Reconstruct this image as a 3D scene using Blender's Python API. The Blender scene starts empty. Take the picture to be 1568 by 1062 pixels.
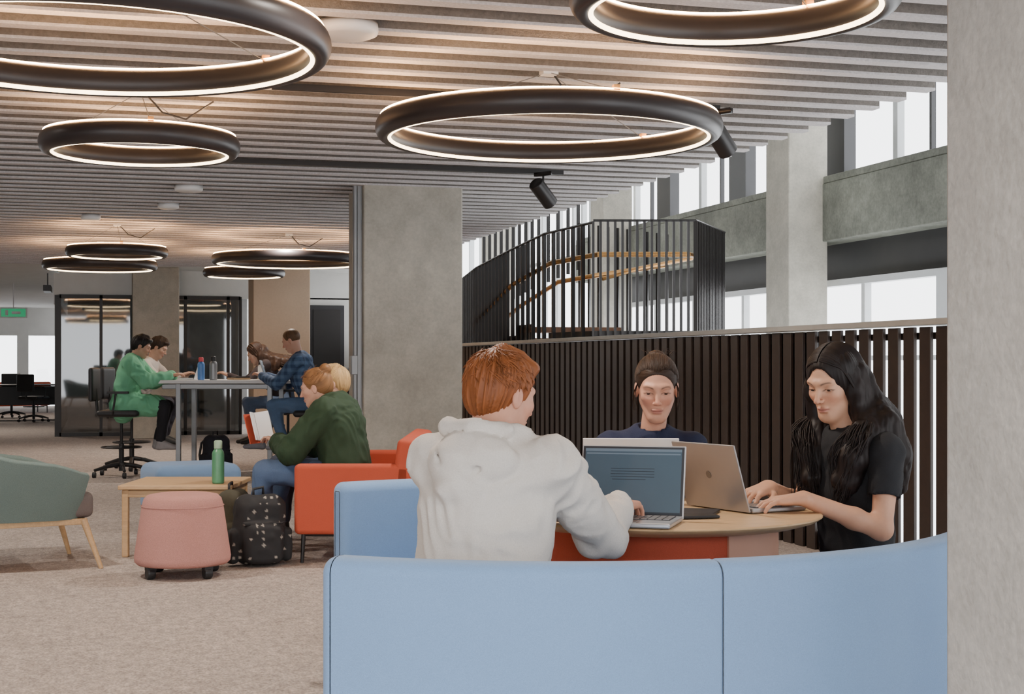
import bpy, math, random
import numpy as np
from mathutils import Vector, Matrix
random.seed(7); rng=np.random.RandomState(5)
TH=math.radians(15.74); CT,ST=math.cos(TH),math.sin(TH)
def P(u,v,z=0.0): return Vector((u*CT+v*ST, v*CT-u*ST, z))
def yaw(du,dv):
    d=P(du,dv); return math.atan2(-d.x,d.y)
COL=bpy.context.scene.collection
# ---------------------------------------------------------------- materials
MATS={}
def mat(name,col,rough=.6,metal=0,n=None,b=None,vcol=False,emit=0,stretch=None,spec=.5,sheen=0):
    if name in MATS: return MATS[name]
    m=bpy.data.materials.new(name); m.use_nodes=True
    nt=m.node_tree; N=nt.nodes; L=nt.links; B=N['Principled BSDF']
    c=(col[0],col[1],col[2],1)
    B.inputs['Base Color'].default_value=c; B.inputs['Roughness'].default_value=rough
    B.inputs['Metallic'].default_value=metal; B.inputs['Specular IOR Level'].default_value=spec
    if sheen: B.inputs['Sheen Weight'].default_value=sheen
    tc=N.new('ShaderNodeTexCoord'); mp=N.new('ShaderNodeMapping'); L.new(tc.outputs['Object'],mp.inputs['Vector'])
    if stretch: mp.inputs['Scale'].default_value=stretch
    src=None
    if vcol:
        a=N.new('ShaderNodeAttribute'); a.attribute_name='Col'; src=a.outputs['Color']
    if n:   # n=[(scale,amount),...]
        for sc,am in n:
            t=N.new('ShaderNodeTexNoise'); t.inputs['Scale'].default_value=sc; t.inputs['Detail'].default_value=6; t.inputs['Roughness'].default_value=.6
            L.new(mp.outputs[0],t.inputs['Vector'])
            r=N.new('ShaderNodeMapRange'); r.inputs['From Min'].default_value=.3; r.inputs['From Max'].default_value=.7
            r.inputs['To Min'].default_value=1-am; r.inputs['To Max'].default_value=1+am*.7
            L.new(t.outputs['Fac'],r.inputs['Value'])
            mx=N.new('ShaderNodeVectorMath'); mx.operation='SCALE'
            if src is None:
                mx.inputs[0].default_value=col[:3]
            else: L.new(src,mx.inputs[0])
            L.new(r.outputs[0],mx.inputs['Scale']); src=mx.outputs[0]
    if src is not None: L.new(src,B.inputs['Base Color'])
    if b:
        t=N.new('ShaderNodeTexNoise'); t.inputs['Scale'].default_value=b[0]; t.inputs['Detail'].default_value=5
        L.new(mp.outputs[0],t.inputs['Vector'])
        bp=N.new('ShaderNodeBump'); bp.inputs['Strength'].default_value=b[1]; bp.inputs['Distance'].default_value=.01
        L.new(t.outputs['Fac'],bp.inputs['Height']); L.new(bp.outputs[0],B.inputs['Normal'])
    if emit:
        B.inputs['Emission Color'].default_value=c; B.inputs['Emission Strength'].default_value=emit
        if src is not None: L.new(src,B.inputs['Emission Color'])
    MATS[name]=m; return m
def glassmat(name,tint,fac):
    m=bpy.data.materials.new(name); m.use_nodes=True; nt=m.node_tree; nt.nodes.clear()
    o=nt.nodes.new('ShaderNodeOutputMaterial'); mx=nt.nodes.new('ShaderNodeMixShader'); t=nt.nodes.new('ShaderNodeBsdfTransparent'); g=nt.nodes.new('ShaderNodeBsdfGlossy')
    t.inputs[0].default_value=(*tint,1)
    g.inputs['Roughness'].default_value=.03; mx.inputs[0].default_value=fac
    nt.links.new(t.outputs[0],mx.inputs[1]); nt.links.new(g.outputs[0],mx.inputs[2]); nt.links.new(mx.outputs[0],o.inputs[0]); return m
concrete=mat('concrete',(.47,.445,.38),.8,n=[(1.3,.16),(6,.14),(45,.10)],b=(30,.25))
concrete_l=mat('concrete_light',(.46,.445,.415),.8,n=[(1.5,.12),(9,.12),(60,.12)],b=(40,.35))
concrete_d=mat('concrete_beam',(.21,.22,.185),.85,n=[(1.1,.3),(5,.28),(30,.2)],b=(20,.4))
plaster=mat('plaster_white',(.7,.7,.68),.8,n=[(3,.05)])
felt=mat('baffle_felt',(.20,.185,.17),.9,n=[(3,.08),(60,.22)],b=(120,.5))
feltw=mat('baffle_lit_edge',(.60,.58,.59),.9,n=[(3,.08),(80,.18)])  # paler underside: bounce light and side shade put into the two felt colours
soffit=mat('soffit',(.18,.165,.15),.9,n=[(4,.15),(40,.2)])
black=mat('black_metal',(.016,.014,.014),.4,n=[(5,.1)])
blackp=mat('black_plastic',(.016,.016,.018),.5,n=[(8,.1)])
ringm=mat('ring_bronze_black',(.028,.022,.022),.38,n=[(3,.1)])
glow=mat('led_strip',(1,.76,.46),.5,emit=10)
upglow=mat('led_uplight',(1,.55,.25),.5,emit=60)
finm=mat('fin_dark_bronze',(.040,.027,.022),.38,n=[(2,.2),(20,.15)],spec=.5)
capm=mat('rail_cap',(.5,.52,.5),.5,n=[(4,.1)])
brass=mat('brass_rail',(.70,.38,.14),.3,metal=.8,n=[(4,.1)])
tread=mat('stair_tread',(.30,.15,.085),.5,n=[(6,.2)])
oak=mat('oak',(.58,.38,.20),.45,n=[(3,.10),(14,.14)],stretch=(1,8,8),b=(30,.05))
bluef=mat('fabric_blue',(.205,.345,.58),.85,n=[(2,.04),(500,.12)],b=(700,.25),sheen=.2)
redf=mat('fabric_red',(.52,.085,.04),.85,n=[(3,.05),(400,.12)],b=(500,.25))
pinkf=mat('fabric_pink',(.53,.26,.225),.9,n=[(3,.05),(260,.2)],b=(300,.4))
greenf=mat('fabric_greygreen',(.15,.205,.19),.9,n=[(3,.05),(300,.2)],b=(300,.35))
taupef=mat('fabric_taupe',(.16,.13,.12),.9,n=[(3,.05),(300,.2)],b=(300,.35))
darkglass=glassmat('dark_glass',(.30,.32,.33),.16)
alu=mat('aluminium',(.62,.62,.64),.35,metal=.7,n=[(10,.04)])
aluw=mat('aluminium_pale',(.80,.78,.77),.4,metal=.2,n=[(10,.04)])
alud=mat('aluminium_grey',(.36,.335,.325),.35,metal=.5,n=[(10,.04)])
emb=mat('emblem_grey',(.20,.18,.17),.3,metal=.5,n=[(10,.04)])
keys=mat('keys',(.03,.03,.035),.5,n=[(40,.1)])
white=mat('white_plastic',(.8,.8,.8),.4,n=[(5,.03)])
greysteel=mat('grey_steel',(.28,.29,.30),.4,metal=.4,n=[(5,.1)])
pane=glassmat('pane_glass',(1,1,1),.08)
carpet=mat('carpet',(.46,.39,.345),.95,n=[(.8,.08),(7,.12),(28,.28),(90,.42)],b=(90,.8),stretch=(1.0,.55,1))
# ---------------------------------------------------------------- mesh builder
class MB:
    def __init__(s): s.v=[]; s.f=[]; s.m=[]; s.M=Matrix.Identity(4)
    def add(s,vs,fs,mi=0):
        o=len(s.v); s.v+=[tuple(s.M@Vector(p)) for p in vs]; s.f+=[tuple(i+o for i in f) for f in fs]; s.m+=[mi]*len(fs)
    def box(s,c,d,mi=0,R=None,top=None):
        x,y,z=[k/2 for k in d]; tx,ty=(top if top else (1,1))
        vs=[(-x,-y,-z),(x,-y,-z),(x,y,-z),(-x,y,-z),(-x*tx,-y*ty,z),(x*tx,-y*ty,z),(x*tx,y*ty,z),(-x*tx,y*ty,z)]
        c=Vector(c); vs=[c+(R@Vector(p) if R else Vector(p)) for p in vs]
        s.add(vs,[(3,2,1,0),(4,5,6,7),(0,1,5,4),(1,2,6,5),(2,3,7,6),(3,0,4,7)],mi)
    def tube(s,path,rad,n=10,mi=0):
        path=[Vector(p) for p in path]
        if not hasattr(rad,'__len__'): rad=[rad]*len(path)
        vs=[];fs=[];up=None
        for i,p in enumerate(path):
            t=(path[min(i+1,len(path)-1)]-path[max(i-1,0)])
            if t.length<1e-9: t=Vector((0,0,1))
            t.normalize()
            if up is None: up=Vector((0,0,1)) if abs(t.z)<.9 else Vector((1,0,0))
            a=t.cross(up); 
            if a.length<1e-6: a=t.orthogonal()
            a.normalize(); bb=a.cross(t).normalized(); up=bb
            for k in range(n):
                an=2*math.pi*k/n; vs.append(p+(a*math.cos(an)+bb*math.sin(an))*rad[i])
        for i in range(len(path)-1):
            for k in range(n):
                k2=(k+1)%n; fs.append((i*n+k,(i+1)*n+k,(i+1)*n+k2,i*n+k2))
        fs.append(tuple(range(n))); fs.append(tuple(range((len(path)-1)*n+n-1,(len(path)-1)*n-1,-1)))
        s.add(vs,fs,mi)
    def lathe(s,prof,n=48,mi=0,c=(0,0,0),closed=False,a0=0,a1=None,capends=False):
        full=a1 is None; A=2*math.pi if full else a1-a0; cnt=n if full else n+1
        vs=[];fs=[];m=len(prof)
        for i in range(cnt):
            a=a0+A*i/n
            for r,z in prof: vs.append((c[0]+r*math.cos(a),c[1]+r*math.sin(a),c[2]+z))
        mm=m if closed else m-1
        for i in range(n):
            i2=(i+1)%cnt
            for j in range(mm):
                j2=(j+1)%m; fs.append((i*m+j,i2*m+j,i2*m+j2,i*m+j2))
        if capends and not full:
            fs.append(tuple(range(m-1,-1,-1))); fs.append(tuple((cnt-1)*m+j for j in range(m)))
        s.add(vs,fs,mi)
    def arcsweep(s,proff,stations,mi=0):
        vs=[];fs=[];m=None
        for a,ins in stations:
            pr=proff(ins); m=len(pr)
            for r,z in pr: vs.append((r*math.cos(a),r*math.sin(a),z))
        for i in range(len(stations)-1):
            for j in range(m):
                j2=(j+1)%m; fs.append((i*m+j,(i+1)*m+j,(i+1)*m+j2,i*m+j2))
        fs.append(tuple(range(m-1,-1,-1))); fs.append(tuple((len(stations)-1)*m+j for j in range(m)))
        s.add(vs,fs,mi)
    def obj(s,name,mats,parent=None,smooth=False,bevel=0,seg=2,loc=None,rz=0,wn=True):
        me=bpy.data.meshes.new(name); me.from_pydata(s.v,[],s.f)
        for m in mats: me.materials.append(m)
        me.polygons.foreach_set('material_index',s.m)
        if smooth: me.polygons.foreach_set('use_smooth',[True]*len(s.f))
        me.update(); o=bpy.data.objects.new(name,me); COL.objects.link(o)
        if parent: o.parent=parent
        if loc is not None: o.location=loc
        o.rotation_euler[2]=rz
        if bevel:
            b=o.modifiers.new('bevel','BEVEL'); b.width=bevel; b.segments=seg; b.limit_method='ANGLE'; b.angle_limit=.6; b.harden_normals=False
        if smooth and wn:
            try:
                w=o.modifiers.new('wn','WEIGHTED_NORMAL'); w.keep_sharp=False
            except: pass
        return o
def empty(name,loc=(0,0,0),rz=0):
    o=bpy.data.objects.new(name,None); COL.objects.link(o); o.location=loc; o.rotation_euler[2]=rz; o.empty_display_size=.1; return o
def rrect(r0,r1,z0,z1,rad,n=5):
    pts=[]
    for cx,cz,a in ((r1-rad,z0+rad,-90),(r1-rad,z1-rad,0),(r0+rad,z1-rad,90),(r0+rad,z0+rad,180)):
        for i in range(n+1):
            t=math.radians(a+90*i/n); pts.append((cx+rad*math.cos(t),cz+rad*math.sin(t)))
    return pts
# ---------------------------------------------------------------- SDF field
NL=rng.rand(32,32,32).astype(np.float32)*2-1
def vn(p):
    p=np.asarray(p); i=np.floor(p).astype(int); f=p-i; f=f*f*(3-2*f); i&=31; j=(i+1)&31
    x0,y0,z0=i.T; x1,y1,z1=j.T; fx,fy,fz=f.T
    def l(a,b,t): return a+(b-a)*t
    return l(l(l(NL[x0,y0,z0],NL[x1,y0,z0],fx),l(NL[x0,y1,z0],NL[x1,y1,z0],fx),fy),l(l(NL[x0,y0,z1],NL[x1,y0,z1],fx),l(NL[x0,y1,z1],NL[x1,y1,z1],fx),fy),fz)
class Field:
    def __init__(s,pts,pad,h):
        pts=np.array([list(p) for p in pts]); s.lo=pts.min(0)-pad; s.h=h
        s.n=(np.ceil((pts.max(0)+pad-s.lo)/h).astype(int)+1)
        s.F=np.full(s.n,1.0,np.float32); s.ax=[(s.lo[i]+np.arange(s.n[i])*h).astype(np.float32) for i in range(3)]
    def blk(s,lo,hi):
        a=np.clip(np.floor((lo-s.lo)/s.h).astype(int),0,s.n); b=np.clip(np.ceil((hi-s.lo)/s.h).astype(int)+1,0,s.n)
        sl=tuple(slice(a[i],b[i]) for i in range(3))
        return sl,s.ax[0][sl[0]][:,None,None],s.ax[1][sl[1]][None,:,None],s.ax[2][sl[2]][None,None,:]
    def comb(s,sl,d,k,op):
        F=s.F[sl]
        if F.size==0: return
        if op=='s': d=-d; hh=np.maximum(k-np.abs(F-d),0)/k; s.F[sl]=np.maximum(F,d)+hh*hh*k*.25
        else: hh=np.maximum(k-np.abs(F-d),0)/k; s.F[sl]=np.minimum(F,d)-hh*hh*k*.25
    def cone(s,a,b,r1,r2=None,k=.02,flat=None,op='u'):
        a=np.array(list(a),float); b=np.array(list(b),float); r2=r1 if r2 is None else r2
        R=max(r1,r2)+k+3*s.h; sl,X,Y,Z=s.blk(np.minimum(a,b)-R,np.maximum(a,b)+R)
        ba=b-a; L=max(ba@ba,1e-9); px,py,pz=X-a[0],Y-a[1],Z-a[2]
        t=np.clip((px*ba[0]+py*ba[1]+pz*ba[2])/L,0,1)
        qx,qy,qz=px-t*ba[0],py-t*ba[1],pz-t*ba[2]
        sc=1
        if flat:
            w=np.array(flat[0],float); w/=np.linalg.norm(w); m=(qx*w[0]+qy*w[1]+qz*w[2])*(1/flat[1]-1)
            qx,qy,qz=qx+m*w[0],qy+m*w[1],qz+m*w[2]; sc=(1+flat[1])/2
        d=(np.sqrt(qx*qx+qy*qy+qz*qz)-(r1+(r2-r1)*t))*sc
        s.comb(sl,d.astype(np.float32),k,op); return s
    def ell(s,c,r,R=None,k=.02,op='u'):
        c=np.array(list(c),float); r=np.array(r,float); m=r.max()+k+3*s.h; sl,X,Y,Z=s.blk(c-m,c+m)
        x,y,z=X-c[0],Y-c[1],Z-c[2]
        k0=np.sqrt((x/r[0])**2+(y/r[1])**2+(z/r[2])**2); k1=np.sqrt((x/r[0]**2)**2+(y/r[1]**2)**2+(z/r[2]**2)**2)+1e-6
        d=k0*(k0-1)/k1
        s.comb(sl,d.astype(np.float32),k,op); return s
    def rbox(s,c,hs,r,k=.01,op='u'):
        c=np.array(c,float); hs=np.array(hs,float); m=hs.max()*1.8+k+3*s.h; sl,X,Y,Z=s.blk(c-m,c+m)
        x,y,z=[np.abs(q)-hh+r for q,hh in zip((X-c[0],Y-c[1],Z-c[2]),hs)]
        d=np.sqrt(np.maximum(x,0)**2+np.maximum(y,0)**2+np.maximum(z,0)**2)+np.minimum(np.maximum(x,np.maximum(y,z)),0)-r
        s.comb(sl,d.astype(np.float32),k,op); return s
    def mesh(s):
        F=s.F; F[0]=F[-1]=1; F[:,0]=1; F[:,-1]=1; F[:,:,0]=1; F[:,:,-1]=1
        Sg=F<0; n=s.n; c=np.zeros(n-1,np.int8)
        for i in (0,1):
            for j in (0,1):
                for k in (0,1): c+=Sg[i:n[0]-1+i,j:n[1]-1+j,k:n[2]-1+k]
        act=(c>0)&(c<8); I=np.argwhere(act); idx=np.full(n-1,-1,int); idx[act]=np.arange(len(I))
        acc=np.zeros((len(I),3)); cnt=np.zeros(len(I))
        cs=[(i,j,k) for i in (0,1) for j in (0,1) for k in (0,1)]
        for a in cs:
            for ax in range(3):
                if a[ax]==0:
                    b=list(a); b[ax]=1
                    fa=F[I[:,0]+a[0],I[:,1]+a[1],I[:,2]+a[2]]; fb=F[I[:,0]+b[0],I[:,1]+b[1],I[:,2]+b[2]]
                    m=(fa<0)!=(fb<0); t=np.zeros(len(I)); t[m]=fa[m]/(fa[m]-fb[m])
                    p=np.tile(np.array(a,float),(len(I),1)); p[:,ax]+=t; acc[m]+=p[m]; cnt[m]+=1
        V=s.lo+(I+acc/cnt[:,None])*s.h; Q=[]
        for ax in range(3):
            o1,o2=[(1,2),(2,0),(0,1)][ax]
            A=[slice(None)]*3; B=[slice(None)]*3; A[ax]=slice(0,-1); B[ax]=slice(1,None)
            E=np.argwhere(Sg[tuple(A)]!=Sg[tuple(B)])
            ok=(E[:,o1]>0)&(E[:,o2]>0)&(E[:,o1]<n[o1]-1)&(E[:,o2]<n[o2]-1); E=E[ok]
            ins=Sg[E[:,0],E[:,1],E[:,2]]
            def g(d1,d2):
                G=E.copy(); G[:,o1]-=d1; G[:,o2]-=d2; return idx[G[:,0],G[:,1],G[:,2]]
            q=np.stack([g(1,1),g(0,1),g(0,0),g(1,0)],1); q[~ins]=q[~ins][:,::-1]; Q.append(q)
        return V,np.concatenate(Q)
def vnorm(V,Q):
    a=V[Q[:,2]]-V[Q[:,0]]; b=V[Q[:,3]]-V[Q[:,1]]; fn=np.cross(a,b); N=np.zeros_like(V)
    for i in range(4): np.add.at(N,Q[:,i],fn)
    return N/(np.linalg.norm(N,axis=1)[:,None]+1e-12)
def lap(V,Q,it,f=.5):
    for _ in range(it):
        A=np.zeros_like(V); C=np.zeros(len(V))
        for i in range(4):
            j=(i+1)%4; np.add.at(A,Q[:,i],V[Q[:,j]]); np.add.at(C,Q[:,i],1); np.add.at(A,Q[:,j],V[Q[:,i]]); np.add.at(C,Q[:,j],1)
        V=V+(A/C[:,None]-V)*f
    return V
def fobj(name,fl,m,parent,col=None,disp=None,it=1,M=None):
    V,Q=fl.mesh(); V=lap(V,Q,it)
    if disp is not None: V=V+vnorm(V,Q)*disp(V)[:,None]
    c=col(V) if col is not None else None
    if M is not None: Mn=np.array(M); V=V@Mn[:3,:3].T+Mn[:3,3]
    me=bpy.data.meshes.new(name); me.from_pydata(V.tolist(),[],Q.tolist()); me.materials.append(m)
    me.polygons.foreach_set('use_smooth',np.ones(len(Q),bool))
    if c is not None:
        at=me.attributes.new('Col','FLOAT_COLOR','POINT'); at.data.foreach_set('color',np.concatenate([np.clip(c,0,1),np.ones((len(c),1))],1).astype(np.float32).ravel())
    me.update(); o=bpy.data.objects.new(name,me); COL.objects.link(o); o.parent=parent; return o
def sm(x,a,b): t=np.clip((x-a)/(b-a),0,1); return t*t*(3-2*t)
# ================================================================= ROOM
def slab(name,x0,x1,y0,y1,z0,z1,m,bevel=0):
    mb=MB(); mb.box(((x0+x1)/2,(y0+y1)/2,(z0+z1)/2),(x1-x0,y1-y0,z1-z0)); return mb.obj(name,[m],bevel=bevel)
XE=4.44
slab('floor',-12,XE+.12,-4,43,-.3,0,carpet)
slab('floor_lower',XE+.12,8,-4,43,-3.6,-3.4,plaster)
slab('unseen_wall_left',-12.2,-12,-4,43,0,2.93,plaster)  # out of view, added to block sky light from the left
slab('ceiling',-12,XE-.15,-2,43,2.93,3.2,soffit)
slab('ceiling_stairwell',XE-.15,8,-4,43,4.7,4.9,plaster)
slab('wall_upper',XE-.25,XE-.15,-4,43,3.2,4.7,plaster)
mb=MB()
y=.3
while y<23.5:
    mb.box((-2.3,y,2.79),(2*(XE+2.3),.085,.16),0); mb.box((-2.3,y,2.706),(2*(XE+2.3),.087,.014),1); y+=.3
mb.obj('ceiling_baffles',[felt,feltw])
slab('ceiling_far_bulkhead',-12,XE-.2,23.7,43,2.72,2.93,plaster)
slab('concrete_column',2.16,3.02,12.28,13.05,0,2.93,concrete,.012)
mb=MB(); mb.box((2.13,12.42,1.46),(.06,.14,2.92),0); mb.tube([(2.1,12.35,.0),(2.1,12.35,2.9)],.022,10,0); mb.box((2.09,12.35,1.18),(.05,.08,.16),0)
mb.obj('column_conduit',[greysteel],bevel=.004)
slab('concrete_column.001',1.5,2.25,1.55,2.39,0,2.93,concrete_l,.015)
slab('concrete_column.002',.53,1.25,24.0,24.6,0,2.72,concrete,.01)
pl=mat('beige_column',(.60,.46,.33),.7,n=[(2,.06),(30,.05)])
slab('timber_column',2.32,3.2,23.0,23.8,0,2.93,pl,.01)
mb=MB()
mb.box(((-.6+XE)/2,25.05,2.5),(XE+.6,.14,.45),0)
mb.box((3.6,25.05,1.15),(1.6,.14,2.3),0)
mb.obj('wall_back',[plaster])
mb=MB()
mb.box((.85,25.0,1.15),(2.9,.03,2.28),0)
for x in (-.6,.05,.7,1.4,2.1,2.3): mb.box((x,24.98,1.15),(.05,.07,2.3),1)
mb.box((.85,24.98,2.28),(2.9,.07,.06),1); mb.box((.85,24.98,.03),(2.9,.07,.06),1)
mb.obj('window_1',[darkglass,black])
slab('wall_meeting_room',-.55,2.8,29.0,29.1,0,2.72,mat('grey_paint',(.25,.25,.25),.7,n=[(3,.1)]))
mb=MB(); mb.box((0,0,.73),(2.0,.9,.04),0)
for sx in (-1,1): mb.box((sx*.8,0,.36),(.06,.7,.72),1)
mb.obj('meeting_table',[plaster,black],loc=(1.0,27.2,0))
mb=MB(); mb.box((3.75,24.95,1.1),(.6,.04,2.15),1); mb.box((3.75,24.93,1.15),(.46,.04,1.9),0); mb.box((3.75,24.93,1.0),(.03,.08,.2),2); mb.obj('door_1',[black,keys,alu])
mb=MB(); mb.box((-.62,33.5,1.15),(.03,17,2.28),0)
for i in range(9): mb.box((-.64,25+i*2.1,1.15),(.07,.06,2.3),1)
mb.box((-.64,33.5,2.4),(.1,17,.5),2)
mb.obj('wall_corridor',[darkglass,black,plaster])
mb=MB(); mb.box((-6,42.9,.35),(12,.2,.3),0); mb.box((-6,42.9,2.4),(12,.2,.9),0)
for i in range(13): mb.box((-12+i*1.0,42.85,1.2),(.12 if i%2 else .3,.15,1.8),0)
mb.obj('wall_far',[plaster])
mb=MB(); mb.box((-6,42.95,1.2),(12,.01,1.9),0); mb.obj('window_2',[pane])
slab('wall_far_return',-.6,XE,42.8,43,0,2.93,plaster)
YW=22.8
mb=MB()
mb.box((7.72,(YW-4)/2,2.81),(.44,YW+4,.62),0)
mb.box((7.66,(YW-4)/2,3.16),(.3,YW+4,.08),0)
mb.box((7.75,19.5,-2.7),(.4,47,1.6),0)
mb.obj('wall_right',[concrete_d],bevel=.01)
mb=MB()
for yy in (2.3,8.3,14.3,20.3,26.8): mb.box((7.33,yy+.28,.6),(.46,.56,8.2),0)
mb.obj('wall_right_columns',[concrete],bevel=.012)
frame=mat('window_frame_dark',(.035,.035,.037),.4,n=[(5,.1)])
framew=mat('window_frame_pale',(.55,.57,.58),.4,n=[(5,.05)])
mb=MB(); yy=-3
mb.box((7.85,(YW-4)/2,2.30),(.05,YW+4,.46),0)
while yy<YW:
    mb.box((7.8,yy,3.95),(.14,.5,1.5),0); mb.box((7.8,yy+1.25,3.95),(.08,.09,1.5),1); mb.box((7.8,yy+.62,3.95),(.05,.04,1.5),0)
    yy+=2.5
mb.box((7.8,19.5,4.6),(.12,47,.2),0); mb.box((7.8,(YW-4)/2,3.22),(.12,YW+4,.06),1)
mb.obj('window_3',[frame,framew])
mb=MB(); yy=-3
while yy<YW:
    mb.box((7.8,yy+.3,.1),(.14,.3,4.0),1); mb.box((7.8,yy+1.9,.1),(.08,.07,4.0),1); yy+=3.0
mb.box((7.8,(YW-4)/2,2.07),(.12,YW+4,.07),1); mb.box((7.8,(YW-4)/2,1.25),(.08,YW+4,.05),1)
mb.obj('window_4',[frame,framew])
mb=MB(); yy=YW
while yy<31:
    mb.box((7.8,yy,1.4),(.1,.09,6.5),0); yy+=.9
x=XE+.2
while x<7.8: mb.box((x,31,1.4),(.09,.1,6.5),0); x+=.8
for z in (1.3,3.0): mb.box((7.8,26.9,z),(.08,8.2,.06),0); mb.box((6.1,31,z),(3.4,.08,.06),0)
mb.obj('window_5',[framew])
mb=MB(); y=3.0
while y<24.5:
    mb.box((XE,y,.70),(.022,.115,1.40),0); mb.box((XE+.012,y,.70),(.012,.03,1.40),0); y+=.17
mb.box((XE+.045,16.75,.70),(.02,16.3,1.40),1)
mb.box((XE+.05,13.8,.06),(.06,21.6,.12),0); mb.box((XE+.05,13.8,1.35),(.04,21.6,.04),0)
mb.box((XE+.02,13.8,1.425),(.15,21.7,.035),2)
mb.obj('balustrade',[finm,mat('fin_backing',(.012,.01,.01),.5,n=[(3,.1)]),capm],bevel=.003,seg=1)
# ================================================================= STAIR
mb=MB()
def bars(path,zf,sp,bw=.022,mi=0):
    for (a,b) in zip(path[:-1],path[1:]):
        A=P(*a[:2]); B=P(*b[:2]); L=(B-A).length; nn=max(1,int(L/sp))
        ang=math.atan2((B-A).y,(B-A).x)
        for i in range(nn):
            t=i/nn; p=A.lerp(B,t); z0=a[2]+(b[2]-a[2])*t; z1=a[3]+(b[3]-a[3])*t
            mb.box((p.x,p.y,(z0+z1)/2),(bw,.04,z1-z0),mi,R=Matrix.Rotation(ang,3,'Z'))
arc=[(-.75,20.2,.1,2.3),(-.45,18.6,.5,2.4),(-.05,17.2,.9,2.5),(.35,16.0,1.2,2.6),(.84,15.2,1.3,2.65)]
bars(arc,0,.16)
front=[(.84,15.2,1.05,2.66),(1.9,15.2,1.05,2.66),(2.4,16.6,1.05,2.66)]
bars(front,0,.075,.026)
back=[(.8,17.4,1.4,2.85),(1.9,16.9,1.4,2.66)]
bars(back,0,.12,.02)
bars([(-.4,21,1.9,3.0),(.35,19.2,2.2,3.15),(.95,18.2,2.4,3.25)],0,.2)
def poly(pts,z0,z1,mi):
    n=len(pts); vs=[P(p[0],p[1],z0) for p in pts]+[P(p[0],p[1],z1) for p in pts]
    mb.add(vs,[tuple(range(n))[::-1],tuple(range(n,2*n))]+[(i,(i+1)%n,n+(i+1)%n,n+i) for i in range(n)],mi)
poly([(.86,15.25),(1.88,15.25),(2.38,16.7),(1.6,17.4),(.75,17.2),(.4,16.2)],1.36,1.53,0)
def flight(a,b,w,z0,z1,n):
    for i in range(n):
        t0=i/n; t1=(i+1.15)/n
        A=Vector(a); B=Vector(b); d=(B-A).normalized(); nrm=Vector((-d.y,d.x))*w/2
        p=A.lerp(B,t0); q=A.lerp(B,t1); z=z0+(z1-z0)*(i+1)/n
        poly([tuple(p-nrm),tuple(q-nrm),tuple(q+nrm),tuple(p+nrm)],z-.06,z,1)
        poly([tuple(p-nrm),tuple(p-nrm*.94),tuple(q-nrm*.94),tuple(q-nrm)],z-.22,z+.03,0)
flight((-.30,20.4),(.72,16.6),1.1,.55,1.60,9)
for q in ((-.28,20.3,.55),(.2,18.6,1.0)): mb.tube([P(q[0],q[1],-3.4),P(q[0],q[1],q[2])],.06,10,0)
mb.tube([P(-.65,20,1.3),P(-.38,18.5,1.75),P(0,17.1,2.1),P(.42,16.0,2.28),P(.9,15.35,2.33),P(1.85,15.35,2.33),P(2.25,16.5,2.33)],.028,10,2)
mb.tube([P(-.5,20.2,1.45),P(.1,18.3,1.9),P(.55,17.3,2.15),P(.95,16.9,2.2),P(1.8,17.0,2.33)],.028,10,2)
mb.tube([P(.95,15.45,2.08),P(1.35,15.6,2.2),P(1.95,15.9,2.33)],.022,8,2)
mb.tube([P(.84,15.2,2.67),P(1.9,15.2,2.67),P(2.4,16.6,2.67)],.015,6,0)
mb.tube([P(a[0],a[1],a[3]) for a in arc],.015,6,0)
mb.obj('staircase',[black,tread,brass])
# ================================================================= CEILING LIGHTS
def ring(u,v,R,zb=2.35,minor=.05):
    e=empty('ring_pendant_light',P(u,v,zb))
    mb=MB(); pr=[(R-minor+minor*.9*math.cos(t),.055+.06*math.sin(t)) for t in [2*math.pi*i/20 for i in range(20)]]
    mb.lathe(pr,96,0,closed=True); mb.obj('housing',[ringm],e,smooth=True)
    mb=MB(); pr=[(R-minor-.027+.0095*math.cos(t),.007+.0095*math.sin(t)) for t in [2*math.pi*i/10 for i in range(10)]]
    mb.lathe(pr,96,0,closed=True); mb.lathe([(R-minor-.02,.1175),(R-minor+.02,.1175)],96,1); mb.obj('led',[glow,upglow],e,smooth=True)
    mb=MB(); top=2.70-zb
    for k in range(3):
        a=.6+k*2.094; mb.tube([((R-minor)*math.cos(a),(R-minor)*math.sin(a),.11),(0,0,top)],.0025,5,1)
        mb.box(((R-minor)*math.cos(a),(R-minor)*math.sin(a),.12),(.03,.03,.03),2)
    mb.box((0,0,top+.01),(.08,.08,.05),0)
    mb.tube([(.02,0,top),(.12,.05,top-.1),(.25,.06,top-.13),(.4,.02,top-.03)],.005,6,3)
    mb.obj('suspension',[white,greysteel,brass,black],e)
ring(-1.576,5.5,.9); ring(.732,4.84,.55); ring(.19,7.6,.9); ring(-2.06,8.15,.55)
ring(-4.3,16.0,.55); ring(-5.1,18.2,.70); ring(-2.62,17.25,.9); ring(-3.6,19.75,.55)
mb=MB(); mb.box((2.2,7.95,2.685),(2.6,.035,.035),0); mb.box((2.15,10.95,2.685),(2.7,.035,.035),0); mb.obj('lighting_track',[black])
def spot(p,tilt=.9,rz=.3):
    e=empty('track_spotlight',p,rz); mb=MB(); mb.box((0,0,-.02),(.16,.035,.03)); mb.tube([(0,0,-.03),(0,0,-.11)],.008,8)
    mb.M=Matrix.Translation((0,0,-.17))@Matrix.Rotation(tilt,4,'X'); mb.lathe([(0,.12),(.05,.12),(.06,.11),(.06,-.11),(.052,-.11),(.046,-.06),(0,-.06)],28); mb.obj('lamp_head',[black],e,smooth=True,bevel=0)
spot(P(.24,11.3,2.67),.9,-1.0); spot(P(1.2,8.5,2.67),.9,-1.0)
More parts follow.
